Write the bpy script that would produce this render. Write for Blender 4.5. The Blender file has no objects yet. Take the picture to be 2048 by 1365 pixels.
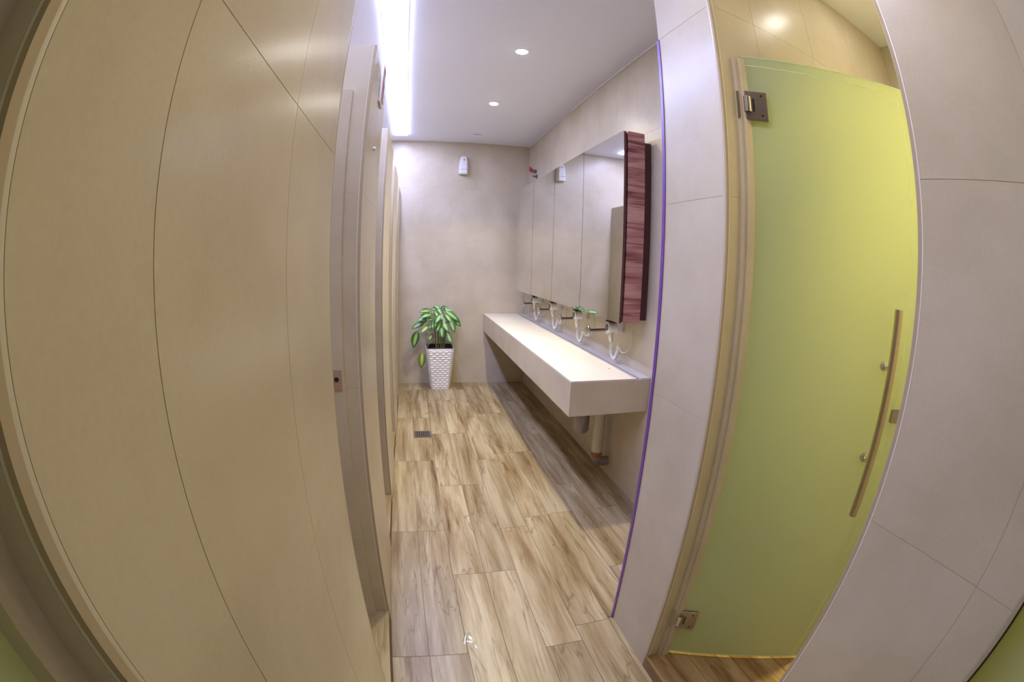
import bpy, math, random
from mathutils import Vector, Matrix
random.seed(7)

# ------------------------------------------------------------------ camera, world, exposure
sc = bpy.context.scene
COL = sc.collection
EYE = 1.415
cam_d = bpy.data.cameras.new('camera')
cam_d.type = 'PANO'
cam_d.panorama_type = 'FISHEYE_LENS_POLYNOMIAL'
cam_d.sensor_fit = 'HORIZONTAL'
cam_d.sensor_width = 36.0
cam_d.sensor_height = 36.0 * 1365 / 2048
cam_d.fisheye_fov = 3.4
cam_d.fisheye_polynomial_k0 = 0.0
cam_d.fisheye_polynomial_k1 = -6.32776402e-02
cam_d.fisheye_polynomial_k2 = -2.25939597e-04
cam_d.fisheye_polynomial_k3 = 2.43219649e-05
cam_d.fisheye_polynomial_k4 = -1.55377313e-06
cam_d.clip_start = 0.01
cam = bpy.data.objects.new('camera', cam_d)
COL.objects.link(cam)
_r = Vector((0.97545256, -0.21789763, 0.03182654))
_u = Vector((0.00832089, 0.18089679, 0.98346689))
_f = Vector((0.22005242, 0.95906046, -0.17826934))
cam.matrix_world = Matrix(((_r.x, _u.x, -_f.x, 0), (_r.y, _u.y, -_f.y, 0), (_r.z, _u.z, -_f.z, EYE), (0, 0, 0, 1)))
sc.camera = cam

world = bpy.data.worlds.new('world')
world.use_nodes = True
world.node_tree.nodes['Background'].inputs[0].default_value = (0.02, 0.02, 0.022, 1)
sc.world = world
sc.cycles.max_bounces = 8
sc.cycles.use_adaptive_sampling = True
sc.cycles.adaptive_threshold = 0.04
sc.cycles.transparent_max_bounces = 8
sc.view_settings.view_transform = 'Standard'
sc.view_settings.look = 'None'
sc.view_settings.gamma = 1.0
sc.view_settings.use_curve_mapping = False
sc.view_settings.exposure = 0.1

STRIP_COL, STRIP_POW = (0.54, 0.59, 1.0), 56.0
SPOT_COL, SPOT_POW = (1.0, 0.87, 0.47), 78.0
STALL_COL, STALL_POW = (1.0, 0.93, 0.44), 185.0

# ------------------------------------------------------------------ room measures (metres, camera foot at the origin)
XL = -0.163          # front plane of the cubicle piers on the left
XP = 0.75            # front plane of the piers on the right
XR = 1.28            # wall behind the counter
YB = 4.99            # back wall
YF = -1.7            # wall behind the camera
ZC = 2.78            # ceiling
ZS = 0.062           # raised cubicle floor
ZROW = [0.42, 1.02, 1.62, 2.22]

# ------------------------------------------------------------------ materials
def new_mat(name):
    m = bpy.data.materials.new(name)
    m.use_nodes = True
    nt = m.node_tree
    return m, nt, nt.nodes['Principled BSDF']

def N(nt, t, **kw):
    n = nt.nodes.new(t)
    for k, v in kw.items():
        setattr(n, k, v)
    return n

def plain(name, col, rough=0.5, metal=0.0, spec=0.5, bump=0.0, scale=60.0, var=0.06):
    m, nt, b = new_mat(name)
    tc = N(nt, 'ShaderNodeTexCoord')
    no = N(nt, 'ShaderNodeTexNoise')
    no.inputs['Scale'].default_value = scale
    no.inputs['Detail'].default_value = 3
    nt.links.new(tc.outputs['Object'], no.inputs['Vector'])
    mx = N(nt, 'ShaderNodeMix', data_type='RGBA')
    mx.inputs['A'].default_value = (*[c * (1 - var) for c in col], 1)
    mx.inputs['B'].default_value = (*[min(1, c * (1 + var)) for c in col], 1)
    nt.links.new(no.outputs['Fac'], mx.inputs['Factor'])
    nt.links.new(mx.outputs['Result'], b.inputs['Base Color'])
    b.inputs['Roughness'].default_value = rough
    b.inputs['Metallic'].default_value = metal
    b.inputs['Specular IOR Level'].default_value = spec
    if bump:
        bp = N(nt, 'ShaderNodeBump')
        bp.inputs['Strength'].default_value = bump
        bp.inputs['Distance'].default_value = 0.002
        nt.links.new(no.outputs['Fac'], bp.inputs['Height'])
        nt.links.new(bp.outputs['Normal'], b.inputs['Normal'])
    return m

def emit(name, col, power):
    m = bpy.data.materials.new(name)
    m.use_nodes = True
    nt = m.node_tree
    nt.nodes.remove(nt.nodes['Principled BSDF'])
    e = N(nt, 'ShaderNodeEmission')
    e.inputs[0].default_value = (*col, 1)
    e.inputs[1].default_value = power
    nt.links.new(e.outputs[0], nt.nodes['Material Output'].inputs[0])
    return m

def tile_mat(name, c0, c1, rough):
    m, nt, b = new_mat(name)
    geo = N(nt, 'ShaderNodeNewGeometry')
    oi = N(nt, 'ShaderNodeObjectInfo')
    comb = N(nt, 'ShaderNodeVectorMath', operation='MULTIPLY_ADD')
    comb.inputs[1].default_value = (1, 1, 1)
    sh = N(nt, 'ShaderNodeMath', operation='MULTIPLY')
    sh.inputs[1].default_value = 0.08
    nt.links.new(oi.outputs['Random'], sh.inputs[0])
    nt.links.new(geo.outputs['Position'], comb.inputs[0])
    nt.links.new(sh.outputs[0], comb.inputs[2])
    n1 = N(nt, 'ShaderNodeTexNoise')
    n1.inputs['Scale'].default_value = 2.6
    n1.inputs['Detail'].default_value = 5
    n1.inputs['Roughness'].default_value = 0.62
    nt.links.new(comb.outputs[0], n1.inputs['Vector'])
    n2 = N(nt, 'ShaderNodeTexNoise')
    n2.inputs['Scale'].default_value = 160
    n2.inputs['Detail'].default_value = 2
    nt.links.new(geo.outputs['Position'], n2.inputs['Vector'])
    add = N(nt, 'ShaderNodeMath', operation='MULTIPLY_ADD')
    add.inputs[1].default_value = 0.22
    nt.links.new(n2.outputs['Fac'], add.inputs[0])
    nt.links.new(n1.outputs['Fac'], add.inputs[2])
    mr = N(nt, 'ShaderNodeMapRange', interpolation_type='SMOOTHSTEP')
    mr.inputs['From Min'].default_value = 0.38
    mr.inputs['From Max'].default_value = 0.84
    nt.links.new(add.outputs[0], mr.inputs['Value'])
    cm = N(nt, 'ShaderNodeMix', data_type='RGBA')
    cm.inputs['A'].default_value = (*c0, 1)
    cm.inputs['B'].default_value = (*c1, 1)
    nt.links.new(mr.outputs[0], cm.inputs['Factor'])
    nt.links.new(cm.outputs['Result'], b.inputs['Base Color'])
    b.inputs['Roughness'].default_value = rough
    b.inputs['Specular IOR Level'].default_value = 0.22
    bp = N(nt, 'ShaderNodeBump')
    bp.inputs['Strength'].default_value = 0.12
    bp.inputs['Distance'].default_value = 0.0015
    nt.links.new(n1.outputs['Fac'], bp.inputs['Height'])
    nt.links.new(bp.outputs['Normal'], b.inputs['Normal'])
    return m

def plank_mat(name, cols, rough=0.32):
    m, nt, b = new_mat(name)
    geo = N(nt, 'ShaderNodeNewGeometry')
    oi = N(nt, 'ShaderNodeObjectInfo')
    off = N(nt, 'ShaderNodeMath', operation='MULTIPLY')
    off.inputs[1].default_value = 37.0
    nt.links.new(oi.outputs['Random'], off.inputs[0])
    va = N(nt, 'ShaderNodeVectorMath', operation='ADD')
    nt.links.new(geo.outputs['Position'], va.inputs[0])
    nt.links.new(off.outputs[0], va.inputs[1])
    mp = N(nt, 'ShaderNodeMapping')
    mp.inputs['Scale'].default_value = (9.0, 0.85, 9.0)
    nt.links.new(va.outputs[0], mp.inputs['Vector'])
    # broad cathedral grain
    n1 = N(nt, 'ShaderNodeTexNoise')
    n1.inputs['Scale'].default_value = 1.6
    n1.inputs['Detail'].default_value = 6
    n1.inputs['Roughness'].default_value = 0.6
    n1.inputs['Distortion'].default_value = 0.35
    nt.links.new(mp.outputs[0], n1.inputs['Vector'])
    mp2 = N(nt, 'ShaderNodeMapping')
    mp2.inputs['Scale'].default_value = (70.0, 2.4, 70.0)
    nt.links.new(va.outputs[0], mp2.inputs['Vector'])
    n2 = N(nt, 'ShaderNodeTexNoise')
    n2.inputs['Scale'].default_value = 1.0
    n2.inputs['Detail'].default_value = 4
    n2.inputs['Distortion'].default_value = 0.5
    nt.links.new(mp2.outputs[0], n2.inputs['Vector'])
    mixv = N(nt, 'ShaderNodeMath', operation='MULTIPLY_ADD')
    mixv.inputs[1].default_value = 0.22
    nt.links.new(n2.outputs['Fac'], mixv.inputs[0])
    nt.links.new(n1.outputs['Fac'], mixv.inputs[2])
    rp = N(nt, 'ShaderNodeValToRGB')
    cr = rp.color_ramp
    cr.elements[0].position = 0.34
    cr.elements[0].color = (*cols[0], 1)
    cr.elements[1].position = 0.74
    cr.elements[1].color = (*cols[3], 1)
    e = cr.elements.new(0.46); e.color = (*cols[1], 1)
    e = cr.elements.new(0.58); e.color = (*cols[2], 1)
    nt.links.new(mixv.outputs[0], rp.inputs[0])
    # thin dark veins
    wv = N(nt, 'ShaderNodeTexNoise')
    wv.inputs['Scale'].default_value = 0.75
    wv.inputs['Detail'].default_value = 3
    wv.inputs['Distortion'].default_value = 1.6
    nt.links.new(mp.outputs[0], wv.inputs['Vector'])
    vr = N(nt, 'ShaderNodeValToRGB')
    vr.color_ramp.elements[0].position = 0.488
    vr.color_ramp.elements[0].color = (0, 0, 0, 1)
    vr.color_ramp.elements[1].position = 0.512
    vr.color_ramp.elements[1].color = (0, 0, 0, 1)
    e = vr.color_ramp.elements.new(0.50); e.color = (1, 1, 1, 1)
    nt.links.new(wv.outputs['Fac'], vr.inputs[0])
    vm = N(nt, 'ShaderNodeMath', operation='MULTIPLY')
    vm.inputs[1].default_value = 0.5
    nt.links.new(vr.outputs[0], vm.inputs[0])
    mx = N(nt, 'ShaderNodeMix', data_type='RGBA')
    mx.inputs['B'].default_value = (*cols[0], 1)
    nt.links.new(vm.outputs[0], mx.inputs['Factor'])
    nt.links.new(rp.outputs[0], mx.inputs['A'])
    # plank to plank tone
    hv = N(nt, 'ShaderNodeHueSaturation')
    tone = N(nt, 'ShaderNodeMapRange')
    tone.inputs['To Min'].default_value = 0.88
    tone.inputs['To Max'].default_value = 1.08
    nt.links.new(oi.outputs['Random'], tone.inputs['Value'])
    nt.links.new(tone.outputs[0], hv.inputs['Value'])
    nt.links.new(mx.outputs['Result'], hv.inputs['Color'])
    nt.links.new(hv.outputs[0], b.inputs['Base Color'])
    b.inputs['Roughness'].default_value = rough
    b.inputs['Specular IOR Level'].default_value = 0.4
    bp = N(nt, 'ShaderNodeBump')
    bp.inputs['Strength'].default_value = 0.10
    bp.inputs['Distance'].default_value = 0.001
    nt.links.new(n2.outputs['Fac'], bp.inputs['Height'])
    nt.links.new(bp.outputs['Normal'], b.inputs['Normal'])
    return m

def band_wood_mat(name):
    """reddish veneer, grain lying horizontally"""
    m, nt, b = new_mat(name)
    geo = N(nt, 'ShaderNodeNewGeometry')
    mp = N(nt, 'ShaderNodeMapping')
    mp.inputs['Scale'].default_value = (2.2, 2.2, 26.0)
    nt.links.new(geo.outputs['Position'], mp.inputs['Vector'])
    n1 = N(nt, 'ShaderNodeTexNoise')
    n1.inputs['Scale'].default_value = 1.0
    n1.inputs['Detail'].default_value = 4
    n1.inputs['Distortion'].default_value = 0.5
    nt.links.new(mp.outputs[0], n1.inputs['Vector'])
    rp = N(nt, 'ShaderNodeValToRGB')
    cr = rp.color_ramp
    cr.elements[0].position = 0.33
    cr.elements[0].color = (0.13, 0.036, 0.04, 1)
    cr.elements[1].position = 0.72
    cr.elements[1].color = (0.58, 0.33, 0.29, 1)
    e = cr.elements.new(0.45); e.color = (0.34, 0.135, 0.125, 1)
    e = cr.elements.new(0.55); e.color = (0.47, 0.23, 0.205, 1)
    nt.links.new(n1.outputs['Fac'], rp.inputs[0])
    nt.links.new(rp.outputs[0], b.inputs['Base Color'])
    b.inputs['Roughness'].default_value = 0.42
    return m

def glass_mat(name):
    """acid-etched green glass: scatters light through, with a soft sheen"""
    m = bpy.data.materials.new(name)
    m.use_nodes = True
    nt = m.node_tree
    nt.nodes.remove(nt.nodes['Principled BSDF'])
    geo = N(nt, 'ShaderNodeNewGeometry')
    no = N(nt, 'ShaderNodeTexNoise')
    no.inputs['Scale'].default_value = 2.0
    no.inputs['Detail'].default_value = 3
    nt.links.new(geo.outputs['Position'], no.inputs['Vector'])
    mx = N(nt, 'ShaderNodeMix', data_type='RGBA')
    mx.inputs['A'].default_value = (0.86, 0.97, 0.48, 1)
    mx.inputs['B'].default_value = (0.92, 1.0, 0.60, 1)
    nt.links.new(no.outputs['Fac'], mx.inputs['Factor'])
    d = N(nt, 'ShaderNodeBsdfDiffuse')
    t = N(nt, 'ShaderNodeBsdfTranslucent')
    g = N(nt, 'ShaderNodeBsdfGlossy')
    g.inputs['Roughness'].default_value = 0.35
    d.inputs[0].default_value = (0.78, 0.90, 0.78, 1)
    nt.links.new(mx.outputs['Result'], t.inputs[0])
    m1 = N(nt, 'ShaderNodeMixShader'); m1.inputs[0].default_value = 0.74
    nt.links.new(d.outputs[0], m1.inputs[1]); nt.links.new(t.outputs[0], m1.inputs[2])
    fr = N(nt, 'ShaderNodeFresnel'); fr.inputs[0].default_value = 1.35
    m2 = N(nt, 'ShaderNodeMixShader')
    nt.links.new(fr.outputs[0], m2.inputs[0])
    nt.links.new(m1.outputs[0], m2.inputs[1]); nt.links.new(g.outputs[0], m2.inputs[2])
    nt.links.new(m2.outputs[0], nt.nodes['Material Output'].inputs[0])
    return m

def leaf_mat(name, mid, edge):
    m, nt, b = new_mat(name)
    at = N(nt, 'ShaderNodeAttribute', attribute_name='edge')
    no = N(nt, 'ShaderNodeTexNoise')
    no.inputs['Scale'].default_value = 45
    tc = N(nt, 'ShaderNodeTexCoord')
    nt.links.new(tc.outputs['Object'], no.inputs['Vector'])
    ad = N(nt, 'ShaderNodeMath', operation='MULTIPLY_ADD')
    ad.inputs[1].default_value = 0.5
    nt.links.new(no.outputs['Fac'], ad.inputs[0])
    nt.links.new(at.outputs['Fac'], ad.inputs[2])
    rp = N(nt, 'ShaderNodeValToRGB')
    rp.color_ramp.elements[0].position = 0.42
    rp.color_ramp.elements[0].color = (*mid, 1)
    rp.color_ramp.elements[1].position = 0.80
    rp.color_ramp.elements[1].color = (*edge, 1)
    nt.links.new(ad.outputs[0], rp.inputs[0])
    nt.links.new(rp.outputs[0], b.inputs['Base Color'])
    b.inputs['Roughness'].default_value = 0.35
    return m

M = {}
M['tile'] = tile_mat('beige_stone_tile', (0.50, 0.43, 0.315), (0.60, 0.53, 0.41), 0.28)
M['counter'] = tile_mat('pale_counter_tile', (0.62, 0.575, 0.50), (0.67, 0.625, 0.55), 0.30)
M['grout'] = plain('tile_grout', (0.44, 0.36, 0.255), 0.9)
M['floor_grout'] = plain('floor_grout', (0.16, 0.11, 0.075), 0.9)
M['bullnose'] = plain('bullnose_ceramic', (0.66, 0.60, 0.50), 0.30, var=0.03)
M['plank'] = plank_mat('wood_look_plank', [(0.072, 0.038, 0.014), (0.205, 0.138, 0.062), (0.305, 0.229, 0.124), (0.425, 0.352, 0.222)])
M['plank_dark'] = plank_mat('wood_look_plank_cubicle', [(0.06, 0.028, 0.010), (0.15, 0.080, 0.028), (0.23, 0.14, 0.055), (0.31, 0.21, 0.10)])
M['paint'] = plain('ceiling_paint', (0.83, 0.85, 0.95), 0.7, var=0.01)
M['white'] = plain('white_plastic', (0.80, 0.80, 0.80), 0.35, var=0.02)
M['cord'] = plain('cream_cord_plastic', (0.75, 0.72, 0.64), 0.4, var=0.02)
M['pot'] = plain('white_pot_resin', (0.82, 0.80, 0.80), 0.40, var=0.02)
M['soil'] = plain('dark_potting_soil', (0.030, 0.020, 0.022), 0.95, bump=1.0, scale=120)
M['chrome'] = plain('brushed_chrome', (0.60, 0.58, 0.57), 0.18, 1.0, var=0.05)
M['steel'] = plain('satin_steel', (0.36, 0.31, 0.29), 0.32, 1.0, var=0.08)
M['bronze'] = plain('warm_satin_steel', (0.52, 0.44, 0.33), 0.24, 1.0, var=0.08)
M['black'] = plain('black_plastic', (0.012, 0.012, 0.014), 0.4)
M['grey'] = plain('grey_plastic', (0.12, 0.12, 0.14), 0.4)
M['pipe'] = plain('pale_pvc_pipe', (0.60, 0.57, 0.47), 0.45, var=0.08, scale=30)
M['trap'] = plain('grey_trap', (0.33, 0.30, 0.30), 0.30, 0.4)
M['rust'] = plain('rusty_collar', (0.36, 0.13, 0.045), 0.6)
M['purple'] = plain('violet_edge_profile', (0.16, 0.055, 0.30), 0.35, var=0.03)
M['wood'] = band_wood_mat('red_walnut_veneer')
M['wood_dark'] = plain('dark_red_veneer_edge', (0.085, 0.022, 0.024), 0.45, var=0.25, scale=25)
M['glass'] = glass_mat('frosted_green_glass')
mg = bpy.data.materials.new('clear_green_glass_back')
mg.use_nodes = True
nt = mg.node_tree
nt.nodes.remove(nt.nodes['Principled BSDF'])
tb_ = N(nt, 'ShaderNodeBsdfTransparent'); tb_.inputs[0].default_value = (0.93, 0.96, 0.80, 1)
gg_ = N(nt, 'ShaderNodeBsdfGlossy'); gg_.inputs['Roughness'].default_value = 0.05
fr_ = N(nt, 'ShaderNodeFresnel'); fr_.inputs[0].default_value = 1.45
ms_ = N(nt, 'ShaderNodeMixShader')
nt.links.new(fr_.outputs[0], ms_.inputs[0]); nt.links.new(tb_.outputs[0], ms_.inputs[1]); nt.links.new(gg_.outputs[0], ms_.inputs[2])
nt.links.new(ms_.outputs[0], nt.nodes['Material Output'].inputs[0])
M['glass_clear'] = mg
M['glass_edge'] = plain('polished_glass_edge', (0.62, 0.74, 0.42), 0.15, var=0.02)
M['red'] = plain('red_enamel', (0.42, 0.02, 0.035), 0.4)
M['pink'] = plain('faded_red_face', (0.42, 0.12, 0.13), 0.5)
M['leaf'] = leaf_mat('variegated_leaf', (0.36, 0.55, 0.17), (0.022, 0.12, 0.020))
M['leaf_pale'] = leaf_mat('pale_variegated_leaf', (0.62, 0.66, 0.20), (0.10, 0.24, 0.025))
M['stem'] = plain('leaf_stem_green', (0.20, 0.26, 0.06), 0.5, var=0.2)
M['strike'] = plain('tan_strike_plate', (0.40, 0.27, 0.19), 0.4)
M['seal'] = plain('door_seal', (0.03, 0.03, 0.028), 0.5)
M['strip'] = emit('strip_light_diffuser', STRIP_COL, STRIP_POW)
M['lens'] = emit('downlight_lens', (1.0, 0.96, 0.9), 160.0)
mm, nt, b = new_mat('mirror_silver')
b.inputs['Base Color'].default_value = (0.80, 0.79, 0.77, 1)
b.inputs['Metallic'].default_value = 1.0
b.inputs['Roughness'].default_value = 0.025
M['mirror'] = mm
mw = bpy.data.materials.new('clear_water')
mw.use_nodes = True
nt = mw.node_tree
nt.nodes.remove(nt.nodes['Principled BSDF'])
tb_ = N(nt, 'ShaderNodeBsdfTransparent')
gg_ = N(nt, 'ShaderNodeBsdfGlossy'); gg_.inputs['Roughness'].default_value = 0.08
ms_ = N(nt, 'ShaderNodeMixShader'); ms_.inputs[0].default_value = 0.22
nt.links.new(tb_.outputs[0], ms_.inputs[1]); nt.links.new(gg_.outputs[0], ms_.inputs[2])
nt.links.new(ms_.outputs[0], nt.nodes['Material Output'].inputs[0])
M['water'] = mw

# ------------------------------------------------------------------ mesh helpers
class MB:
    def __init__(self):
        self.v, self.f = [], []
    def add(self, vs, fs):
        o = len(self.v)
        self.v += [tuple(p) for p in vs]
        self.f += [tuple(o + i for i in q) for q in fs]
        return self
    def box(self, a, b):
        (x0, y0, z0), (x1, y1, z1) = a, b
        return self.add([(x0, y0, z0), (x1, y0, z0), (x1, y1, z0), (x0, y1, z0), (x0, y0, z1), (x1, y0, z1), (x1, y1, z1), (x0, y1, z1)],
                        [(3, 2, 1, 0), (4, 5, 6, 7), (0, 1, 5, 4), (1, 2, 6, 5), (2, 3, 7, 6), (3, 0, 4, 7)])
    def prism(self, poly, z0, z1):
        n = len(poly)
        vs = [(x, y, z0) for x, y in poly] + [(x, y, z1) for x, y in poly]
        fs = [tuple(range(n - 1, -1, -1)), tuple(range(n, 2 * n))] + [(i, (i + 1) % n, n + (i + 1) % n, n + i) for i in range(n)]
        return self.add(vs, fs)
    def tube(self, pts, r, n=10, cap=True, closed=False):
        pts = [Vector(p) for p in pts]
        rs = r if isinstance(r, (list, tuple)) else [r] * len(pts)
        rings, prev = [], None
        for i, p in enumerate(pts):
            a = pts[max(i - 1, 0)]; c = pts[min(i + 1, len(pts) - 1)]
            t = (c - a).normalized()
            if prev is None:
                up = Vector((0, 0, 1)) if abs(t.z) < 0.9 else Vector((1, 0, 0))
                x = t.cross(up).normalized()
            else:
                x = (prev - t * prev.dot(t)).normalized()
            y = t.cross(x)
            prev = x
            rings.append([p + (x * math.cos(k * math.tau / n) + y * math.sin(k * math.tau / n)) * rs[i] for k in range(n)])
        vs = [q for rg in rings for q in rg]
        fs = [(i * n + k, i * n + (k + 1) % n, (i + 1) * n + (k + 1) % n, (i + 1) * n + k) for i in range(len(rings) - 1) for k in range(n)]
        if cap:
            fs += [tuple(range(n - 1, -1, -1)), tuple((len(rings) - 1) * n + k for k in range(n))]
        return self.add(vs, fs)
    def lathe(self, prof, c, axis='z', n=24):
        """prof: (radius, height) list; solid of revolution about an axis through c"""
        vs = []
        for r, h in prof:
            for k in range(n):
                a = k * math.tau / n
                u, w = r * math.cos(a), r * math.sin(a)
                vs.append({'z': (c[0] + u, c[1] + w, c[2] + h), 'x': (c[0] + h, c[1] + u, c[2] + w), 'y': (c[0] + w, c[1] + h, c[2] + u)}[axis])
        m = len(prof)
        fs = [(i * n + k, i * n + (k + 1) % n, (i + 1) * n + (k + 1) % n, (i + 1) * n + k) for i in range(m - 1) for k in range(n)]
        fs += [tuple(range(n - 1, -1, -1)), tuple((m - 1) * n + k for k in range(n))]
        return self.add(vs, fs)
    def mesh(self, name, mat, smooth=False):
        me = bpy.data.meshes.new(name)
        me.from_pydata(self.v, [], self.f)
        me.validate()
        me.materials.append(mat)
        if smooth:
            for p in me.polygons:
                p.use_smooth = True
            me.set_sharp_from_angle(angle=math.radians(40))
        me.update()
        return me
    def build(self, name, mat, parent=None, smooth=False):
        return link(name, self.mesh(name, mat, smooth), parent)

def link(name, data, parent=None, loc=None):
    o = bpy.data.objects.new(name, data)
    COL.objects.link(o)
    if parent is not None:
        o.parent = parent
    if loc is not None:
        o.location = loc
    return o

def tag(o, label=None, cat=None, group=None, kind=None):
    if label: o['label'] = label
    if cat: o['category'] = cat
    if group: o['group'] = group
    if kind: o['kind'] = kind
    return o

def bevel(o, w=0.003, seg=2):
    md = o.modifiers.new('bevel', 'BEVEL')
    md.width = w
    md.segments = seg
    md.limit_method = 'ANGLE'
    return o

_cache = {}
def slab(name, a, b, mat, parent):
    """box piece whose mesh is shared by pieces of the same size; origin at its centre"""
    d = tuple(round(b[i] - a[i], 4) for i in range(3))
    key = (name, d, mat.name)
    if key not in _cache:
        h = [q / 2 for q in d]
        _cache[key] = MB().box((-h[0], -h[1], -h[2]), tuple(h)).mesh(name, mat)
    return link(name, _cache[key], parent, [(a[i] + b[i]) / 2 for i in range(3)])

G, T, RC = 0.0006, 0.008, 0.0006      # half joint, tile thickness, joint recess
def tile_face(parent, axis, sign, plane, ea, zs, mat=None, name='tile'):
    mat = mat or M['tile']
    lo, hi = sorted((plane, plane - sign * T))
    for i in range(len(ea) - 1):
        for k in range(len(zs) - 1):
            a0, a1, z0, z1 = ea[i] + G, ea[i + 1] - G, zs[k] + G, zs[k + 1] - G
            if axis == 'x':
                slab(name, (lo, a0, z0), (hi, a1, z1), mat, parent)
            else:
                slab(name, (a0, lo, z0), (a1, hi, z1), mat, parent)

def zedges(z0, z1):
    return [z0] + [z for z in ZROW if z0 + 0.02 < z < z1 - 0.02] + [z1]

def edges(a, b, step, first=None):
    out = [a]
    q = a + (first or step)
    while q < b - 0.04:
        out.append(q); q += step
    return out + [b]

def quarter(cx, cy, sx, sy, r, n=6):
    """quarter-round plan profile: centre (cx,cy), bulging towards (sx,sy)"""
    return [(cx, cy)] + [(cx + sx * r * math.cos(i * math.pi / 2 / n), cy + sy * r * math.sin(i * math.pi / 2 / n)) for i in range(n + 1)]

# ------------------------------------------------------------------ ceiling
ceil = MB().box((-1.4, YF - 0.2, ZC), (2.1, YB + 0.2, ZC + 0.12)).build('ceiling', M['paint'])
tag(ceil, 'smooth pale lavender painted ceiling above the corridor', 'ceiling', kind='structure')

# ------------------------------------------------------------------ floor of single planks
floor = MB().box((-1.4, YF - 0.2, -0.15), (2.1, YB + 0.2, -0.0018)).build('floor', M['floor_grout'])
tag(floor, 'wood-look plank tile floor running down the corridor', 'floor', kind='structure')
cols = [XL, -0.02, 0.13, 0.28, 0.43, 0.58, 0.73, 0.88, 1.03, 1.18, XR + 0.01]
phase = [1.13, 1.13, 1.64, 1.64, 1.11, 1.20, 2.11, 1.55, 1.20, 1.75]
for c in range(len(cols) - 1):
    y = phase[c] - 0.90 * 4
    ys = []
    while y < YB:
        ys.append(y); y += 0.90
    ys = [YF] + [q for q in ys if YF + 0.05 < q < YB - 0.05] + [YB]
    x0, x1 = cols[c], cols[c + 1]
    for i in range(len(ys) - 1):
        y0 = ys[i]
        if x0 >= 0.72 and y0 < 1.2:
            if x0 < 0.8:
                slab('plank', (x0 + 0.0011, y0 + 0.0011, -0.01), (XP + 0.001, min(ys[i + 1], 1.204) - 0.0011, 0.0), M['plank'], floor)
            if ys[i + 1] < 1.25:
                continue
            y0 = 1.205
        slab('plank', (x0 + 0.0011, y0 + 0.0011, -0.01), (x1 - 0.0011, ys[i + 1] - 0.0011, 0.0), M['plank'], floor)

def cubicle_floor(x0, x1, y0, y1, riser_x, side):
    """raised cubicle floor with a riser strip on the corridor side"""
    p = MB().box((x0, y0, -0.01), (x1, y1, ZS - 0.0015)).build('cubicle_floor', M['floor_grout'], floor)
    xe = cols_x = edges(x0, x1, 0.15)
    for i in range(len(xe) - 1):
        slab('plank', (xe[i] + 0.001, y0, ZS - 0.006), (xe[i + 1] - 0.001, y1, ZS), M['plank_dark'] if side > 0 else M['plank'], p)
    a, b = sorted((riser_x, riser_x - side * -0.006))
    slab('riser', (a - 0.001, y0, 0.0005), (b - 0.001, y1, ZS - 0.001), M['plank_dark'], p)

# ------------------------------------------------------------------ back wall
wb = MB().box((-1.4, YB + RC, -0.1), (2.1, YB + 0.2, ZC)).build('wall_back', M['grout'])
tag(wb, 'beige stone-tiled wall at the far end of the corridor', 'wall', kind='structure')
tile_face(wb, 'y', -1, YB, edges(XL - 0.9, XR, 0.30, 0.257), zedges(0, ZC))
wf = MB().box((-1.4, YF - 0.2, -0.1), (2.1, YF - RC, ZC)).build('wall_front', M['grout'])
tag(wf, 'beige tiled wall behind the viewer closing the corridor', 'wall', kind='structure')
tile_face(wf, 'y', 1, YF, edges(XL, XP, 0.31), zedges(0, ZC))

# ------------------------------------------------------------------ left: piers between the cubicles
RB = 0.0128
ZP = 2.13
wl = MB().box((-1.4, YF, -0.1), (-1.25, YB, ZC)).build('wall_left', M['tile'])
tag(wl, 'row of beige tiled cubicle partitions along the left of the corridor', 'wall', kind='structure')
def left_pier(y0, y1, yedges, z0=ZS, label=None, depth=0.30):
    """pier with front tiles facing the corridor, jamb tiles and rounded edges"""
    p = MB().box((XL - depth, y0 + RC, z0 if z0 == 0 else 0.0), (XL - RC, y1 - RC, ZP - RC)).build('pier', M['grout'], wl)
    if label: p['label'] = label
    ym = y0 + (y1 - y0) / 2
    MB().box((-1.25, ym - 0.05, 0.0), (XL - depth, ym + 0.05, ZP)).build('partition_panel', M['tile'], wl)
    zs = zedges(0.0, ZP)
    tile_face(p, 'x', 1, XL, [y0 + RB] + yedges + [y1 - RB], zs)
    tile_face(p, 'y', -1, y0, [XL - depth, XL - RB], zs)
    tile_face(p, 'y', 1, y1, [XL - depth, XL - RB], zs)
    slab('cap_tile', (XL - depth, y0 + 0.001, ZP - 0.008), (XL - 0.001, y1 - 0.001, ZP), M['tile'], p)
    for (yc, sy) in ((y0 + RB, -1), (y1 - RB, 1)):
        MB().prism(quarter(XL - RB, yc, 1, sy, RB), 0.0, ZP).build('bullnose', M['bullnose'], p, True)
    # door stop on the near jamb
    s = MB().box((XL - 0.110, y0 - 0.028, ZS), (XL - 0.054, y0 + 0.002, 1.95)).build('door_stop', M['tile'], p)
    return p

L = left_pier(0.0922, 0.86, [0.238, 0.55], label='widest pier face beside the viewer')
P2 = left_pier(1.345, 1.89, [1.62])
P3 = left_pier(2.345, 2.93, [2.64])
P4 = left_pier(3.36, 3.93, [3.65])
P5 = left_pier(4.33, YB - 0.001, [4.63])
P0 = left_pier(YF + 0.01, -0.47, [-1.38, -1.07, -0.76])
for y0, y1 in ((-0.47, 0.0922), (0.86, 1.345), (1.89, 2.345), (2.93, 3.36), (3.93, 4.33)):
    cubicle_floor(-1.25, XL - 0.001, y0, y1, XL - 0.006, -1)
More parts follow.
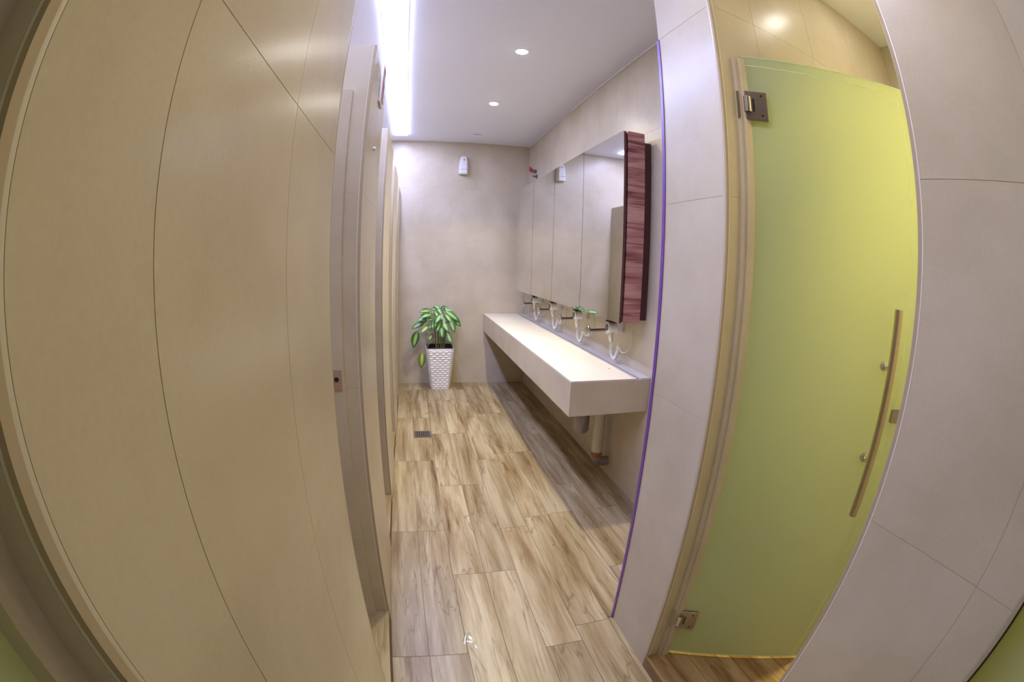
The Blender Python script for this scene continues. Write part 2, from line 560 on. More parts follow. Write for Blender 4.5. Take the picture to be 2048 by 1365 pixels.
# strike plate on the stop of the second pier
sp = MB().box((XL - 0.094, 1.345 - 0.031, 1.022), (XL - 0.061, 1.345 - 0.027, 1.085)).build('strike_plate', M['strike'], P2)
MB().lathe([(0.0075, -0.0012), (0.0075, 0.0)], (XL - 0.0775, 1.345 - 0.031, 1.056), 'y', 16).build('latch_hole', M['black'], P2)

# ------------------------------------------------------------------ right: counter wall and the two near piers
wr = MB().box((XR + RC, 1.15, -0.1), (XR + 0.12, YB + 0.1, ZC)).build('wall_right', M['grout'])
tag(wr, 'beige tiled right wall with the counter recess and shower piers', 'wall', kind='structure')
tile_face(wr, 'x', -1, XR, edges(1.205, YB, 0.30, 0.25), zedges(0, ZC))
XS = 1.90
def right_pier(y0, y1, yedges, near=True, far=True, label=None):
    p = MB().box((XP + RC, y0 + RC, 0.0), (XS, y1 - RC, ZC)).build('pier', M['grout'], wr)
    if label: p['label'] = label
    zs = zedges(0.0, ZC)
    n0, n1 = (RB if near else 0.0), (RB if far else 0.0)
    tile_face(p, 'x', -1, XP, [y0 + n0] + yedges + [y1 - n1], zs)
    tile_face(p, 'y', -1, y0, [XP + RB, 0.925, 1.225, 1.525, 1.825, XS], zs)
    tile_face(p, 'y', 1, y1, [XP + n1, 0.925, 1.225, 1.525, 1.825, XS] if y1 < 1 else [XP, 1.02, XR], zs)
    if near:
        MB().prism(quarter(XP + RB, y0 + RB, -1, -1, RB), 0.0, ZC).build('bullnose', M['bullnose'], p, True)
    if far:
        MB().prism(quarter(XP + RB, y1 - RB, -1, 1, RB), 0.0, ZC).build('bullnose', M['bullnose'], p, True)
    return p
A = right_pier(0.893, 1.205, [], far=False, label='slim pier between the counter recess and the glass door')
B = right_pier(-0.116, 0.33, [0.013], label='broad pier at the right edge of view')
C = right_pier(YF + 0.01, -0.70, [-1.32, -1.01])
# violet profile on the far corner of the slim pier
MB().box((XP - 0.003, 1.197, 0.0), (XP + 0.012, 1.2125, 2.22)).build('edge_profile', M['purple'], A)
# door stops on the jambs (two stepped strips)
MB().box((0.800, 0.893 - 0.014, ZS), (0.832, 0.895, 2.04)).box((0.812, 0.893 - 0.024, ZS), (0.832, 0.893 - 0.013, 2.04)).build('door_stop', M['tile'], A)
MB().box((0.800, 0.329, ZS), (0.822, 0.352, 2.06)).build('door_stop', M['tile'], B)
# cubicle back wall and dropped cubicle ceiling
MB().box((XS, YF, -0.1), (XS + 0.12, 1.2, ZC)).build('cubicle_back_wall', M['tile'], wr)
for y0, y1 in ((0.33, 0.893), (-0.70, -0.116)):
    MB().box((XP + 0.002, y0, 2.61), (XS, y1, ZC - 0.001)).build('cubicle_ceiling', M['paint'], ceil)
    cubicle_floor(XP, XS, y0, y1, XP, 1)

# ceiling bead along the counter wall
tb = MB().tube([(XR - 0.003, 1.21, ZC - 0.004), (XR - 0.003, YB, ZC - 0.004)], 0.005, 8).build('trim_1', M['white'])
tag(tb, 'thin white bead where the right wall meets the ceiling', 'trim', kind='structure')

# ------------------------------------------------------------------ glass cubicle doors
def glass_door(name, hinge, ang, width, z0, z1, label, handle=True, flip=1):
    """local x runs from the hinge along the glass, local -y is the corridor face"""
    root = link(name, None, None, (hinge[0], hinge[1], 0))
    root.rotation_euler = (0, 0, ang)
    tag(root, label, 'door', kind='structure')
    f = flip
    gl = MB().box((0.0, -0.005, z0), (width, 0.005, z1)).build('glass_panel', M['glass_clear'], root)
    gl.data.materials.append(M['glass'])
    for pg in gl.data.polygons:                       # etched on the corridor side only
        if pg.normal.y * f < -0.9:
            pg.material_index = 1
    # polished border just inside the edges
    MB().box((0.0, -0.0056, z1 - 0.0015), (width, 0.0056, z1 + 0.001)).build('glass_edge', M['glass_edge'], root)
    MB().box((0.0, -0.0056, z0 - 0.001), (width, 0.0056, z0 + 0.0012)).build('glass_edge', M['glass_edge'], root)
    MB().box((width - 0.001, -0.0056, z0), (width + 0.0012, 0.0056, z1)).build('glass_edge', M['glass_edge'], root)
    for q0, q1 in (((0.0, -0.0054, z1 - 0.032), (width - 0.03, -0.0046, z1 - 0.0295)), ((width - 0.032, -0.0054, z0), (width - 0.0295, -0.0046, z1 - 0.03))):
        MB().box(q0, q1).build('border_line', M['glass_edge'], root)
    for hz in (z0 + 0.143, z1 - 0.207):
        h = MB().box((-0.004, -0.017 * f, hz), (0.062, -0.005 * f, hz + 0.088)) if f > 0 else MB().box((-0.004, 0.005, hz), (0.062, 0.017, hz + 0.088))
        h = bevel(h.build('hinge', M['steel'], root), 0.002)
        MB().lathe([(0.0115, 0.0), (0.0115, 0.046)], (0.004, -0.0165 * f, hz + 0.021), 'z', 16).build('knuckle', M['chrome'], h, True)
        MB().box((-0.026, -0.016 if f > 0 else 0.004, hz + 0.004), (-0.018, -0.004 if f > 0 else 0.016, hz + 0.084)).build('wall_plate', M['steel'], h)
        sl = -0.0175 * f
        MB().box((0.018, min(sl, sl + 0.001), hz + 0.024), (0.024, max(sl, sl + 0.001), hz + 0.064)).build('slot', M['black'], h)
        for q in (0.014, 0.074):
            MB().lathe([(0.0035, -0.0006), (0.0035, 0.0006)], (0.045, -0.0172 * f, hz + q), 'y', 10).build('screw', M['black'], h)
    if handle:
        t = width - 0.104
        bar = MB().tube([(t, -0.066 * f, 0.787), (t, -0.066 * f, 1.383)], 0.0135, 20).build('handle_bar', M['bronze'], root, True)
        for z in (0.950, 1.221):
            MB().tube([(t, -0.005 * f, z), (t, -0.060 * f, z)], 0.006, 12).build('standoff', M['chrome'], bar, True)
            MB().lathe([(0.013, 0.0), (0.013, 0.010), (0.009, 0.013)] if f < 0 else [(0.009, -0.013), (0.013, -0.010), (0.013, 0.0)], (t, -0.005 * f, z), 'y', 16).build('rosette', M['chrome'], bar, True)
    MB().box((width - 0.040, -0.018 if f > 0 else 0.005, 1.062), (width - 0.006, -0.005 if f > 0 else 0.018, 1.100)).build('latch_block', M['steel'], root)
    return root

ang1 = math.atan2(-0.319, 0.458)
d1 = glass_door('door_1', (0.825, 0.880), ang1, 0.558, 0.089, 2.051, 'frosted green glass door standing open inwards with long bar handle')
d2 = glass_door('door_2', (XL - 0.118, 0.074), -math.pi / 2, 0.53, 0.089, 2.051, 'frosted green glass door closed beside the nearest left pier', flip=-1, handle=False)
d3 = glass_door('door_3', (XP + 0.075, -0.132), -math.pi / 2, 0.54, 0.089, 2.051, 'frosted green glass door closed beyond the broad right pier', handle=False)
MB().box((-0.004, -0.009, 0.089), (0.0, 0.009, 2.051)).build('seal', M['seal'], d2)
MB().box((-0.004, -0.009, 0.089), (0.0, 0.009, 2.051)).build('seal', M['seal'], d3)

# ------------------------------------------------------------------ lights
st = link('strip_light', None, None, (-0.192, 2.5, ZC))
tag(st, 'long bright white strip light along the left of the ceiling', 'light')
MB().box((-0.068, -1.95, -0.010), (0.068, 2.23, -0.004)).build('diffuser', M['strip'], st)
MB().box((-0.074, -1.96, -0.004), (0.074, 2.24, 0.0)).build('housing', M['white'], st)

def downlight(x, y, z, label, col, power, angle, group='round downlights in the ceiling'):
    r = link('downlight', None, None, (x, y, z))
    tag(r, label, 'light', group)
    MB().lathe([(0.034, -0.003), (0.042, -0.003), (0.044, 0.0), (0.034, 0.0)], (0, 0, 0), 'z', 32).build('rim', M['paint'], r, True)
    MB().lathe([(0.033, -0.0045), (0.033, -0.001)], (0, 0, 0), 'z', 32).build('lens', M['lens'], r)
    # a reflector lamp: a bright core beam inside a weaker wide one
    for frac, a_, bl in ((1.0, angle * 0.72, 0.8), (0.27, angle, 0.25)):
        ld = bpy.data.lights.new('downlight_lamp', 'SPOT')
        ld.energy = power * frac; ld.color = col
        ld.spot_size = math.radians(a_); ld.spot_blend = bl
        ld.shadow_soft_size = 0.025
        link('downlight_lamp', ld, r, (0, 0, -0.04))
    return r
downlight(0.59, 2.554, ZC, 'nearer of the two round downlights in the corridor ceiling', SPOT_COL, SPOT_POW, 122)
downlight(0.606, 3.609, ZC, 'farther of the two round downlights, closer to the back wall', SPOT_COL, SPOT_POW, 122)
downlight(0.42, 0.45, ZC, 'round downlight in the ceiling over the glass door and near pier', (1.0, 0.80, 0.33), SPOT_POW * 0.28, 122)
downlight(-0.72, -0.20, ZC, 'round downlight over the closed cubicle on the left', STALL_COL, STALL_POW * 0.45, 80)
downlight(1.42, -0.42, 2.61, 'round downlight inside the closed shower cubicle on the right', STALL_COL, STALL_POW * 0.6, 88)
downlight(1.42, 0.56, 2.61, 'round downlight inside the open shower cubicle', STALL_COL, STALL_POW, 88)

vent = link('ceiling_slot', None, None, (0.61, 4.605, ZC))
tag(vent, 'small grey slot in the ceiling near the back wall', 'vent')
MB().box((-0.045, -0.012, -0.004), (0.045, 0.012, 0.0)).build('frame', M['white'], vent)
MB().box((-0.040, -0.007, -0.0045), (0.040, 0.007, -0.003)).build('opening', M['grey'], vent)

# ------------------------------------------------------------------ counter
CX0, CY0, CZ0, CZ1 = 0.800, 2.09, 0.615, 0.81
ct = link('vanity_counter', None, None, (0, 0, 0))
tag(ct, 'long pale tiled washing counter fixed along the right wall', 'counter')
MB().box((CX0 + 0.009, CY0 + 0.009, CZ0), (XR - 0.002, YB - 0.002, CZ1 - 0.009)).build('core', M['grout'], ct)
ye = edges(CY0, YB - 0.002, 0.60, 0.56)
for i in range(len(ye) - 1):
    slab('top_tile', (CX0 + 0.0005, ye[i] + 0.0006, CZ1 - 0.009), (1.196, ye[i + 1] - 0.0006, CZ1), M['counter'], ct)
    slab('back_tile', (1.213, ye[i] + 0.0006, CZ1 - 0.009), (XR - 0.002, ye[i + 1] - 0.0006, CZ1), M['counter'], ct)
    slab('front_tile', (CX0, ye[i] + 0.0006, CZ0), (CX0 + 0.009, ye[i + 1] - 0.0006, CZ1 - 0.0092), M['tile'], ct)
slab('end_tile', (CX0 + 0.0095, CY0, CZ0), (XR - 0.002, CY0 + 0.009, CZ1 - 0.0092), M['tile'], ct)
MB().box((1.194, CY0 + 0.02, CZ1 - 0.0095), (1.214, YB - 0.01, CZ1 - 0.007)).build('drain_slot', M['floor_grout'], ct)
MB().lathe([(0.006, 0), (0.006, 0.0015), (0.004, 0.002)], (1.13, 2.33, CZ1), 'z', 12).build('plug', M['trap'], ct)
# thin tile panel below the far end, put in to draw a vertical line
MB().box((CX0, YB - 0.014, 0.0), (XR - 0.002, YB - 0.0005, CZ0 - 0.001)).build('line_panel', M['tile'], wb)

# drain pipes below
tr = link('bottle_trap', None, None, (1.10, 2.62, CZ0))
tag(tr, 'grey bottle trap hanging under the near end of the counter', 'trap')
MB().lathe([(0.040, -0.315), (0.052, -0.300), (0.053, -0.17), (0.045, -0.16), (0.022, -0.155), (0.022, -0.002)], (0, 0, 0), 'z', 24).build('cup', M['trap'], tr, True)
MB().tube([(0.03, 0, -0.12), (0.12, 0, -0.12), (0.178, 0, -0.12)], 0.018, 14).build('outlet', M['trap'], tr, True)
wp = link('waste_pipe', None, None, (1.195, 2.535, 0.10))
tag(wp, 'pale vertical waste pipe with rusty collar below the counter', 'pipe')
MB().tube([(0, 0, 0.075), (0, 0, CZ0 - 0.10)], 0.037, 24).build('pipe', M['pipe'], wp, True)
MB().lathe([(0.040, 0.0), (0.042, 0.005), (0.042, 0.072), (0.038, 0.076)], (0, 0, 0.435), 'z', 24).build('upper_collar', M['trap'], wp, True)
MB().lathe([(0.034, 0.045), (0.0385, 0.05), (0.0385, 0.078), (0.036, 0.082)], (0, 0, 0), 'z', 24).build('rusty_collar', M['rust'], wp, True)
MB().tube([(0, 0, 0.06), (0, 0, 0.03), (0.012, 0, 0.006), (0.035, 0, 0.0), (0.083, 0, 0.0)], 0.033, 20).build('elbow', M['trap'], wp, True)

# ------------------------------------------------------------------ mirror cabinet
XM, MY0, MY1, MZ0, MZ1 = 1.09, 2.17, 4.66, 1.105, 2.185
mc = link('mirror_cabinet', None, None, (XM, MY0, MZ0))
tag(mc, 'long wall-hung mirror cabinet with striped red wood end', 'mirror')
def mbox(n, a, b_, mat, par=mc):
    q = MB().box([a[i] - (XM, MY0, MZ0)[i] for i in range(3)], [b_[i] - (XM, MY0, MZ0)[i] for i in range(3)])
    return q.build(n, mat, par)
# end boards stacked up the near end, grain lying flat
zz = MZ0 + 0.004
hs = [0.098, 0.122, 0.086, 0.128, 0.112, 0.094, 0.118, 0.104, 0.126, 0.088]
for h in hs:
    z1 = min(zz + h, MZ1)
    if z1 - zz > 0.01:
        bevel(mbox('end_board', (XM + 0.026, MY0, zz + 0.0007), (1.222, MY0 + 0.02, z1 - 0.0007), M['wood']), 0.001, 1)
    zz = z1
mbox('carcass', (XM + 0.016, MY0 + 0.02, MZ0 + 0.004), (1.222, MY1, MZ1 - 0.004), M['wood_dark'])
mbox('edge_strip', (XM + 0.002, MY0 + 0.001, MZ0), (XM + 0.016, MY0 + 0.02, MZ1 - 0.008), M['wood_dark'])
mbox('mounting_box', (1.222, MY0 + 0.03, MZ0 + 0.012), (XR - 0.001, MY1 - 0.03, MZ1 - 0.045), M['wood_dark'])
pe = [MY0, 2.775, 3.405, 4.035, MY1]
for i in range(4):
    mbox('mirror_panel', (XM, pe[i] + 0.0025, MZ0), (XM + 0.006, pe[i + 1] - 0.0025, MZ1), M['mirror'])
    mbox('panel_backing', (XM + 0.006, pe[i] + 0.0045, MZ0 + 0.002), (XM + 0.016, pe[i + 1] - 0.0045, MZ1 - 0.002), M['grey'])

# ------------------------------------------------------------------ spouts and hair dryers under the mirror
def tap():
    r = link('wall_spout', None)
    MB().lathe([(0.030, -0.008), (0.032, -0.006), (0.032, 0.0)], (0, 0, 0), 'x', 24).build('wall_flange', M['chrome'], r, True)
    MB().tube([(-0.006, 0, 0), (-0.145, 0, -0.006)], 0.0095, 14).build('spout_arm', M['steel'], r, True)
    MB().lathe([(0.030, -0.153), (0.033, -0.150), (0.033, -0.144), (0.014, -0.138)], (0, 0, -0.006), 'x', 24).build('end_disc', M['chrome'], r, True)
    return r

def dryer():
    r = link('hair_dryer', None)
    # wall holder, barrel with dark intake, handle, coiled cord
    bevel(MB().box((-0.050, -0.032, 0.012), (0.0, 0.032, 0.090)).build('wall_holder', M['white'], r), 0.006, 3)
    bevel(MB().box((-0.104, -0.030, 0.074), (-0.050, 0.030, 0.082)).build('gap_plate', M['black'], r), 0.002, 2)  # black plate put in for the dark gap under the mirror
    body = MB().tube([(-0.104, 0, 0.040), (-0.098, 0, 0.040), (-0.050, 0, 0.043), (-0.002, 0, 0.045)], [0.026, 0.033, 0.034, 0.028], 20).build('barrel', M['white'], r, True)
    MB().lathe([(0.021, -0.108), (0.021, -0.103)], (0, 0, 0.040), 'x', 18).build('intake', M['grey'], body)
    MB().tube([(-0.072, 0, 0.015), (-0.074, 0, -0.015), (-0.070, 0, -0.045)], [0.017, 0.015, 0.012], 14).build('handle', M['cord'], r, True)
    pts = []
    path = []
    for i in range(41):
        u = i / 40
        a = math.pi * u
        path.append(Vector((-0.070 + 0.02 * u, -0.036 * (1 - math.cos(a)) , -0.045 - 0.105 * math.sin(a) ** 0.7)))
    turns, per = 34, 8
    n = turns * per
    for i in range(n + 1):
        u = i / n * 40
        k = min(int(u), 39); fr = u - k
        p = path[k].lerp(path[k + 1], fr)
        t = (path[k + 1] - path[k]).normalized()
        e1 = Vector((1, 0, 0)); e1 = (e1 - t * e1.dot(t)).normalized(); e2 = t.cross(e1)
        a = i / per * math.tau
        pts.append(p + (e1 * math.cos(a) + e2 * math.sin(a)) * 0.0095)
    MB().tube(pts, 0.0026, 5).build('coiled_cord', M['cord'], r, True)
    q = path[-1]
    ctl = [q, q + Vector((0.005, -0.03, -0.05)), q + Vector((0.02, -0.07, -0.045)), q + Vector((0.035, -0.10, 0.0)), Vector((-0.002, -0.155, 0.04))]
    cord = []
    for i in range(len(ctl) - 1):                      # smooth curve through the points
        p0, p1, p2, p3 = ctl[max(i - 1, 0)], ctl[i], ctl[i + 1], ctl[min(i + 2, len(ctl) - 1)]
        for k in range(6):
            u = k / 6
            cord.append(0.5 * (2 * p1 + (p2 - p0) * u + (2 * p0 - 5 * p1 + 4 * p2 - p3) * u ** 2 + (3 * p1 - p0 - 3 * p2 + p3) * u ** 3))
    cord.append(ctl[-1])
    MB().tube(cord, 0.0026, 8).build('plain_cord', M['cord'], r, True)
    return r

def copy_tree(o, parent=None):
    c = o.copy(); COL.objects.link(c); c.parent = parent
    for ch in list(o.children):
        copy_tree(ch, c)
    return c

t0 = tap(); h0 = dryer()
ordn = ['nearest the viewer', 'second from the viewer', 'third from the viewer', 'farthest, by the back wall']
for i, y in enumerate((2.705, 3.285, 3.890, 4.455)):
    t = t0 if i == 0 else copy_tree(t0)
    t.location = (XR, y, 0.985)
    tag(t, 'chrome wall spout with round end disc, ' + ordn[i], 'tap', 'wall spouts over the counter')
for i, y in enumerate((2.50, 3.10, 3.70, 4.30)):
    h = h0 if i == 0 else copy_tree(h0)
    h.location = (XR, y, 0.992)
    tag(h, 'white hair dryer with coiled cord under the mirror, ' + ordn[i], 'hair dryer', 'hair dryers below the mirror')

# ------------------------------------------------------------------ small wall fittings
ds = link('air_freshener', None, None, (0.520, YB, 2.39))
tag(ds, 'white automatic air freshener high on the back wall', 'dispenser')
bd = MB()
prof = [(0.052, 0.0, 0.070), (0.053, 0.03, 0.074), (0.050, 0.12, 0.070), (0.044, 0.17, 0.062), (0.036, 0.20, 0.050), (0.026, 0.216, 0.036)]
vs, fs = [], []
for w, z, d in prof:
    ring = [(-w, 0), (-w, -d * 0.6), (-w * 0.7, -d), (w * 0.7, -d), (w, -d * 0.6), (w, 0)]
    vs += [(x, y, z) for x, y in ring]
k = 6
for i in range(len(prof) - 1):
    for j in range(k):
        fs.append((i * k + j, i * k + (j + 1) % k, (i + 1) * k + (j + 1) % k, (i + 1) * k + j))
fs += [tuple(range(k - 1, -1, -1)), tuple((len(prof) - 1) * k + j for j in range(k))]
bevel(MB().add(vs, fs).build('case', M['white'], ds, True), 0.006, 2)
MB().lathe([(0.007, -0.003), (0.007, 0.004)], (0.0, -0.064, 0.165), 'y', 14).build('nozzle', M['black'], ds)
MB().box((-0.04, -0.0765, 0.052), (0.04, -0.0735, 0.0545)).build('seam', M['grey'], ds)

v = link('shutoff_valve', None, None, (XR, 4.74, 2.455))
tag(v, 'small valve with round red handle above the mirror corner', 'valve')
MB().tube([(0, 0, -0.01), (-0.045, 0, -0.01)], 0.009, 12).build('stem', M['wood_dark'], v, True)
MB().lathe([(0.014, -0.058), (0.027, -0.055), (0.030, -0.049), (0.027, -0.043), (0.012, -0.040)], (0, 0, 0.0), 'x', 18).build('hand_wheel', M['red'], v, True)
MB().box((-0.05, -0.05, -0.045), (-0.034, -0.034, 0.0)).build('lever', M['red'], v)
MB().lathe([(0.016, -0.03), (0.020, -0.02), (0.020, 0.0)], (0, -0.075, -0.035), 'x', 14).build('side_cap', M['grey'], v, True)
v2 = link('pipe_stub', None, None, (XR, 4.63, 2.355))
tag(v2, 'small dark capped pipe stub just below the red valve', 'pipe')
MB().lathe([(0.022, -0.008), (0.024, 0.0)], (0, 0, 0), 'x', 16).build('flange', M['grey'], v2, True)
MB().tube([(0, 0, 0), (-0.05, 0, 0.0)], [0.014, 0.006], 12).build('stub', M['grey'], v2, True)

pl = link('door_plaque', None, None, (XL, 1.645, 2.01))
tag(pl, 'small red plaque in a chrome frame on the second left pier', 'sign')
bevel(MB().box((0.0, -0.045, 0.0), (0.010, 0.045, 0.17)).build('frame', M['white'], pl), 0.004, 2)
bevel(MB().box((0.0095, -0.034, 0.014), (0.012, 0.034, 0.156)).build('face', M['pink'], pl), 0.001, 1)
MB().box((0.0118, -0.024, 0.095), (0.0126, 0.024, 0.135)).build('emblem', M['white'], pl)
kn = MB().lathe([(0.007, 0.0), (0.008, 0.003), (0.006, 0.010), (0.002, 0.012)], (0, 0, 0), 'x', 14).build('hook_knob', M['white'], None, True)
kn.location = (XL, 1.575, 1.815)
tag(kn, 'tiny white knob on the second left pier below the plaque', 'hook')

# ------------------------------------------------------------------ floor drain and splashed water
fd = link('floor_drain', None, None, (0.058, 3.435, 0.0))
tag(fd, 'square steel floor drain set in the plank floor', 'drain')
for a, b_ in (((-0.07, -0.07), (0.07, -0.056)), ((-0.07, 0.056), (0.07, 0.07)), ((-0.07, -0.056), (-0.056, 0.056)), ((0.056, -0.056), (0.07, 0.056))):
    MB().box((a[0], a[1], 0.0), (b_[0], b_[1], 0.003)).build('frame_bar', M['steel'], fd)
MB().box((-0.056, -0.056, 0.0), (0.056, 0.056, 0.0008)).build('sump', M['black'], fd)
for i in range(7):
    x = -0.048 + i * 0.016
    MB().box((x - 0.0045, -0.056, 0.0008), (x + 0.0045, 0.056, 0.0026)).build('grate_bar', M['steel'], fd)

def puddle(x, y, sx, sy, seed, label):
    rnd = random.Random(seed)
    n = 18
    ph = [rnd.uniform(0, 6.28) for _ in range(3)]
    vs, fs = [], []
    for f_, z in ((1.0, 0.0002), (0.9, 0.0012), (0.55, 0.0018)):
        for k in range(n):
            a = k * math.tau / n
            r = f_ * (1 + 0.25 * math.sin(2 * a + ph[0]) + 0.2 * math.sin(3 * a + ph[1]) + 0.1 * math.sin(5 * a + ph[2]))
            vs.append((r * sx * math.cos(a), r * sy * math.sin(a), z))
    for i in range(2):
        for k in range(n):
            fs.append((i * n + k, i * n + (k + 1) % n, (i + 1) * n + (k + 1) % n, (i + 1) * n + k))
    fs += [tuple(2 * n + k for k in range(n)), tuple(range(n - 1, -1, -1))]
    o = MB().add(vs, fs).build('water_splash', M['water'], None, True)
    o.location = (x, y, 0)
    tag(o, label, 'water', 'splashed water on the planks')
puddle(0.142, 1.215, 0.018, 0.038, 3, 'larger glistening water splash on the nearest planks')
puddle(0.165, 1.165, 0.007, 0.012, 5, 'small water drop just nearer than the larger splash')

# ------------------------------------------------------------------ potted plant
PX, PY, PH, PB, PT = 0.292, 4.812, 0.468, 0.098, 0.150
pp = link('potted_plant', None, None, (PX, PY, 0))
tag(pp, 'variegated dumb cane plant in tall white woven pot', 'plant')
def pot_ring(hw, z, weave):
    """rounded square outline with a woven ripple"""
    out = []
    n = 22
    rc = hw * 0.22
    for s in range(4):
        for i in range(n):
            u = -1 + 2 * i / n
            x, y = u * hw, -hw
            # round the corner
            ax = abs(x)
            if ax > hw - rc:
                k = (ax - (hw - rc)) / rc
                y = -hw + rc * (1 - math.sqrt(max(0, 1 - k * k * 0.92)))
            w = weave(u, z) if ax < hw - rc * 0.7 else 0
            y -= w
            c, sn = math.cos(s * math.pi / 2), math.sin(s * math.pi / 2)
            out.append((x * c - y * sn, x * sn + y * c, z))
    return out
def weave(u, z):
    a = z / PH
    if a < 0.03 or a > 0.97:
        return 0.0
    row = math.floor(a * 19)
    fz = a * 19 - row
    ph = 0.5 if row % 2 else 0.0
    fx = (u * 2.2 + ph) % 1.0
    lens = math.sin(math.pi * fx) * math.sin(math.pi * fz)
    return 0.010 * lens
NZ = 76
rings = []
for i in range(NZ + 1):
    z = PH * i / NZ
    rings.append(pot_ring(PB + (PT - PB) * (i / NZ) ** 1.05, z, weave))
n = len(rings[0])
vs = [p for r_ in rings for p in r_]
fs = [(i * n + k, i * n + (k + 1) % n, (i + 1) * n + (k + 1) % n, (i + 1) * n + k) for i in range(NZ) for k in range(n)]
inner = pot_ring(PT - 0.012, PH, lambda u, z: 0)
inner2 = pot_ring(PT - 0.020, PH - 0.05, lambda u, z: 0)
o0 = NZ * n; o1 = len(vs); vs += inner; o2 = len(vs); vs += inner2
fs += [(o0 + k, o0 + (k + 1) % n, o1 + (k + 1) % n, o1 + k) for k in range(n)]
fs += [(o1 + k, o1 + (k + 1) % n, o2 + (k + 1) % n, o2 + k) for k in range(n)]
fs += [tuple(range(n - 1, -1, -1))]
pot = MB().add(vs, fs).build('pot', M['pot'], pp, True)
liner = MB()
rg = pot_ring(PT - 0.004, PH + 0.002, lambda u, z: 0); rg2 = pot_ring(PT - 0.020, PH + 0.006, lambda u, z: 0); rg3 = pot_ring(PT - 0.030, PH - 0.03, lambda u, z: 0)
liner.add(rg + rg2 + rg3, [(k, (k + 1) % n, n + (k + 1) % n, n + k) for k in range(n)] + [(n + k, n + (k + 1) % n, 2 * n + (k + 1) % n, 2 * n + k) for k in range(n)])
liner.build('liner_rim', M['soil'], pp, True)
MB().add(rg3, [tuple(range(n))]).build('soil', M['soil'], pp)

def leaf_mesh(name, mat, curl):
    me_v, me_f, ed = [], [], []
    NU, NV = 9, 6
    for i in range(NU + 1):
        u = i / NU
        w = 0.21 * math.sin(math.pi * u ** 0.85) ** 0.8 * (1 - 0.15 * u) + 0.004
        for j in range(NV + 1):
            s = -1 + 2 * j / NV
            me_v.append((u, s * w, -curl * u * u * 0.35 + 0.10 * abs(s) * w * 2.2))
            ed.append(max(abs(s), 1 - 5 * u * (1 - u) * 1.0 if u > 0.5 else 0))
    for i in range(NU):
        for j in range(NV):
            a = i * (NV + 1) + j
            me_f.append((a, a + NV + 1, a + NV + 2, a + 1))
    me = bpy.data.meshes.new(name)
    me.from_pydata(me_v, [], me_f)
    at = me.attributes.new('edge', 'FLOAT', 'POINT')
    for i, e in enumerate(ed):
        at.data[i].value = e
    me.materials.append(mat)
    for p in me.polygons: p.use_smooth = True
    me.update()
    return me
LM = [leaf_mesh('leaf', M['leaf'], c) for c in (0.5, 0.9, 0.2)]
LP = [leaf_mesh('leaf', M['leaf_pale'], c) for c in (0.5, 0.9)]
S = 0.00083
def pc(cx, cy, dy):                 # sketch units to pot-local metres
    return Vector(((cx - 588) * S, dy, PH - (cy - 663) * S))
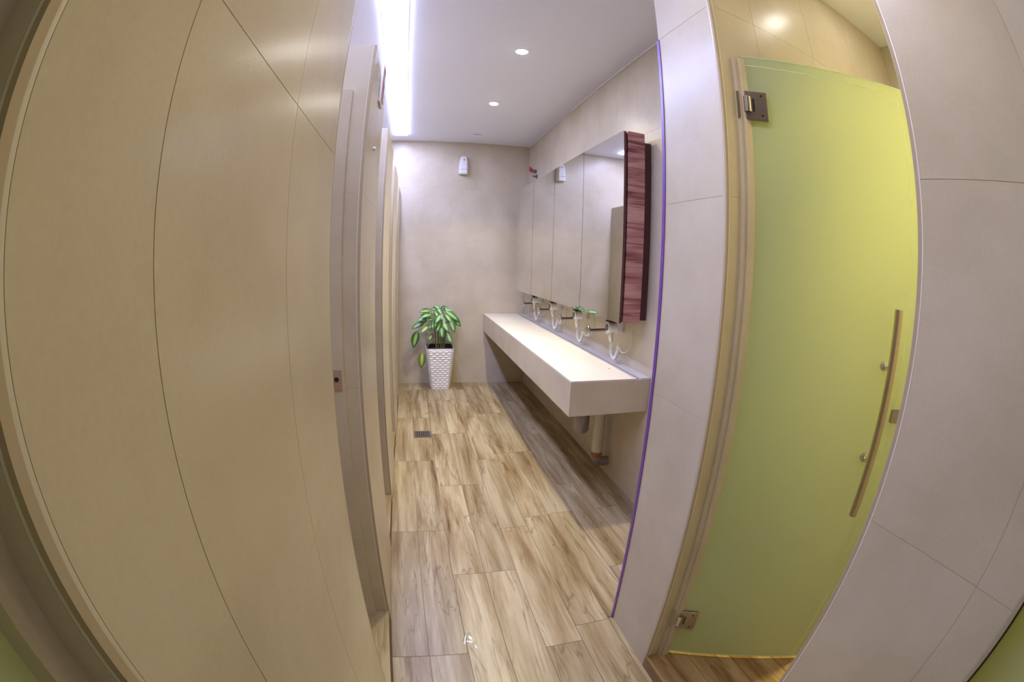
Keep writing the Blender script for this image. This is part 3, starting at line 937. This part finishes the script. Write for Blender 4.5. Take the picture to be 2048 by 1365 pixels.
# base, tip, depth at base, depth at tip, pale?
leaves = [
 ((470, 190), (335, 180), 0.00, -0.06, 0), ((480, 235), (368, 235), -0.04, -0.10, 0), ((450, 225), (310, 300), -0.02, -0.09, 0),
 ((385, 335), (235, 392), -0.02, -0.06, 0), ((420, 290), (365, 352), 0.02, 0.04, 0), ((445, 385), (350, 432), -0.04, -0.10, 1),
 ((292, 455), (238, 648), -0.01, -0.04, 0), ((352, 715), (348, 908), -0.10, -0.12, 1), ((495, 495), (445, 560), -0.02, -0.06, 1),
 ((545, 255), (478, 385), -0.09, -0.15, 0), ((548, 245), (522, 362), -0.11, -0.17, 0), ((595, 295), (545, 425), -0.08, -0.14, 0),
 ((598, 360), (612, 500), -0.10, -0.16, 0), ((575, 175), (470, 158), 0.02, 0.04, 0), ((608, 200), (640, 122), 0.0, -0.02, 0),
 ((640, 175), (748, 182), 0.02, -0.02, 0), ((655, 195), (822, 272), -0.02, -0.07, 0), ((725, 245), (855, 378), -0.01, -0.03, 0),
 ((702, 280), (775, 430), -0.06, -0.12, 0), ((705, 345), (645, 395), -0.04, -0.08, 1), ((668, 445), (728, 575), -0.07, -0.13, 0),
 ((580, 195), (615, 275), -0.05, -0.12, 0), ((520, 195), (565, 250), -0.04, -0.11, 0), ((555, 150), (602, 215), -0.02, -0.08, 0),
 ((600, 170), (520, 130), 0.02, 0.04, 0), ((640, 160), (700, 140), 0.02, 0.04, 0), ((500, 290), (430, 300), -0.03, -0.08, 0),
 ((650, 230), (720, 300), -0.06, -0.12, 0), ((520, 320), (440, 390), -0.06, -0.12, 0), ((620, 310), (680, 420), -0.09, -0.15, 0), ((560, 300), (590, 410), 0.02, 0.0, 0), ((500, 240), (420, 270), 0.02, 0.05, 0),
 ((680, 240), (770, 330), 0.02, 0.05, 0), ((590, 230), (530, 310), -0.10, -0.16, 0), ((630, 260), (640, 370), -0.08, -0.14, 0), ((560, 380), (500, 330), -0.05, -0.10, 0)]
canes = [(-0.035, -0.01), (-0.012, 0.02), (0.010, -0.025), (0.030, 0.012), (0.045, -0.012)]
for i, (x, y) in enumerate(canes):
    z1 = 0.71 + 0.03 * (i % 3)
    MB().tube([(x, y, PH - 0.04), (x * 1.3, y * 1.2, PH + 0.12), (x * 1.7, y * 1.4, z1)], [0.008, 0.007, 0.005], 8).build('cane', M['stem'], pp, True)
for i, (b0, t0_, d0, d1_, pale) in enumerate(leaves):
    b_, t_ = pc(*b0, d0), pc(*t0_, d1_)
    d = t_ - b_
    ln = d.length
    ex = d.normalized()
    nrm = Vector((0.15 * math.sin(i * 2.1), -0.75, 0.65)).normalized()
    ey = nrm.cross(ex).normalized()
    ez = ex.cross(ey)
    lf = link('leaf', (LP if pale else LM)[i % (2 if pale else 3)], pp)
    ln *= 1.12
    sw = ln * (1.2 if ln > 0.11 else 1.4)
    mat = Matrix(((ex.x * ln, ey.x * sw, ez.x * ln, b_.x), (ex.y * ln, ey.y * sw, ez.y * ln, b_.y), (ex.z * ln, ey.z * sw, ez.z * ln, b_.z), (0, 0, 0, 1)))
    lf.matrix_local = mat
    cx, cy = canes[i % 5]
    top = Vector((cx * 1.7, cy * 1.4, min(0.70 + 0.03 * (i % 3), b_.z + 0.16)))
    midp = (top + b_) / 2 + Vector((0, 0, 0.035))
    MB().tube([top, midp, b_, b_ + ex * ln * 0.25], [0.004, 0.0032, 0.0026, 0.0015], 6).build('leaf_stem', M['stem'], pp, True)
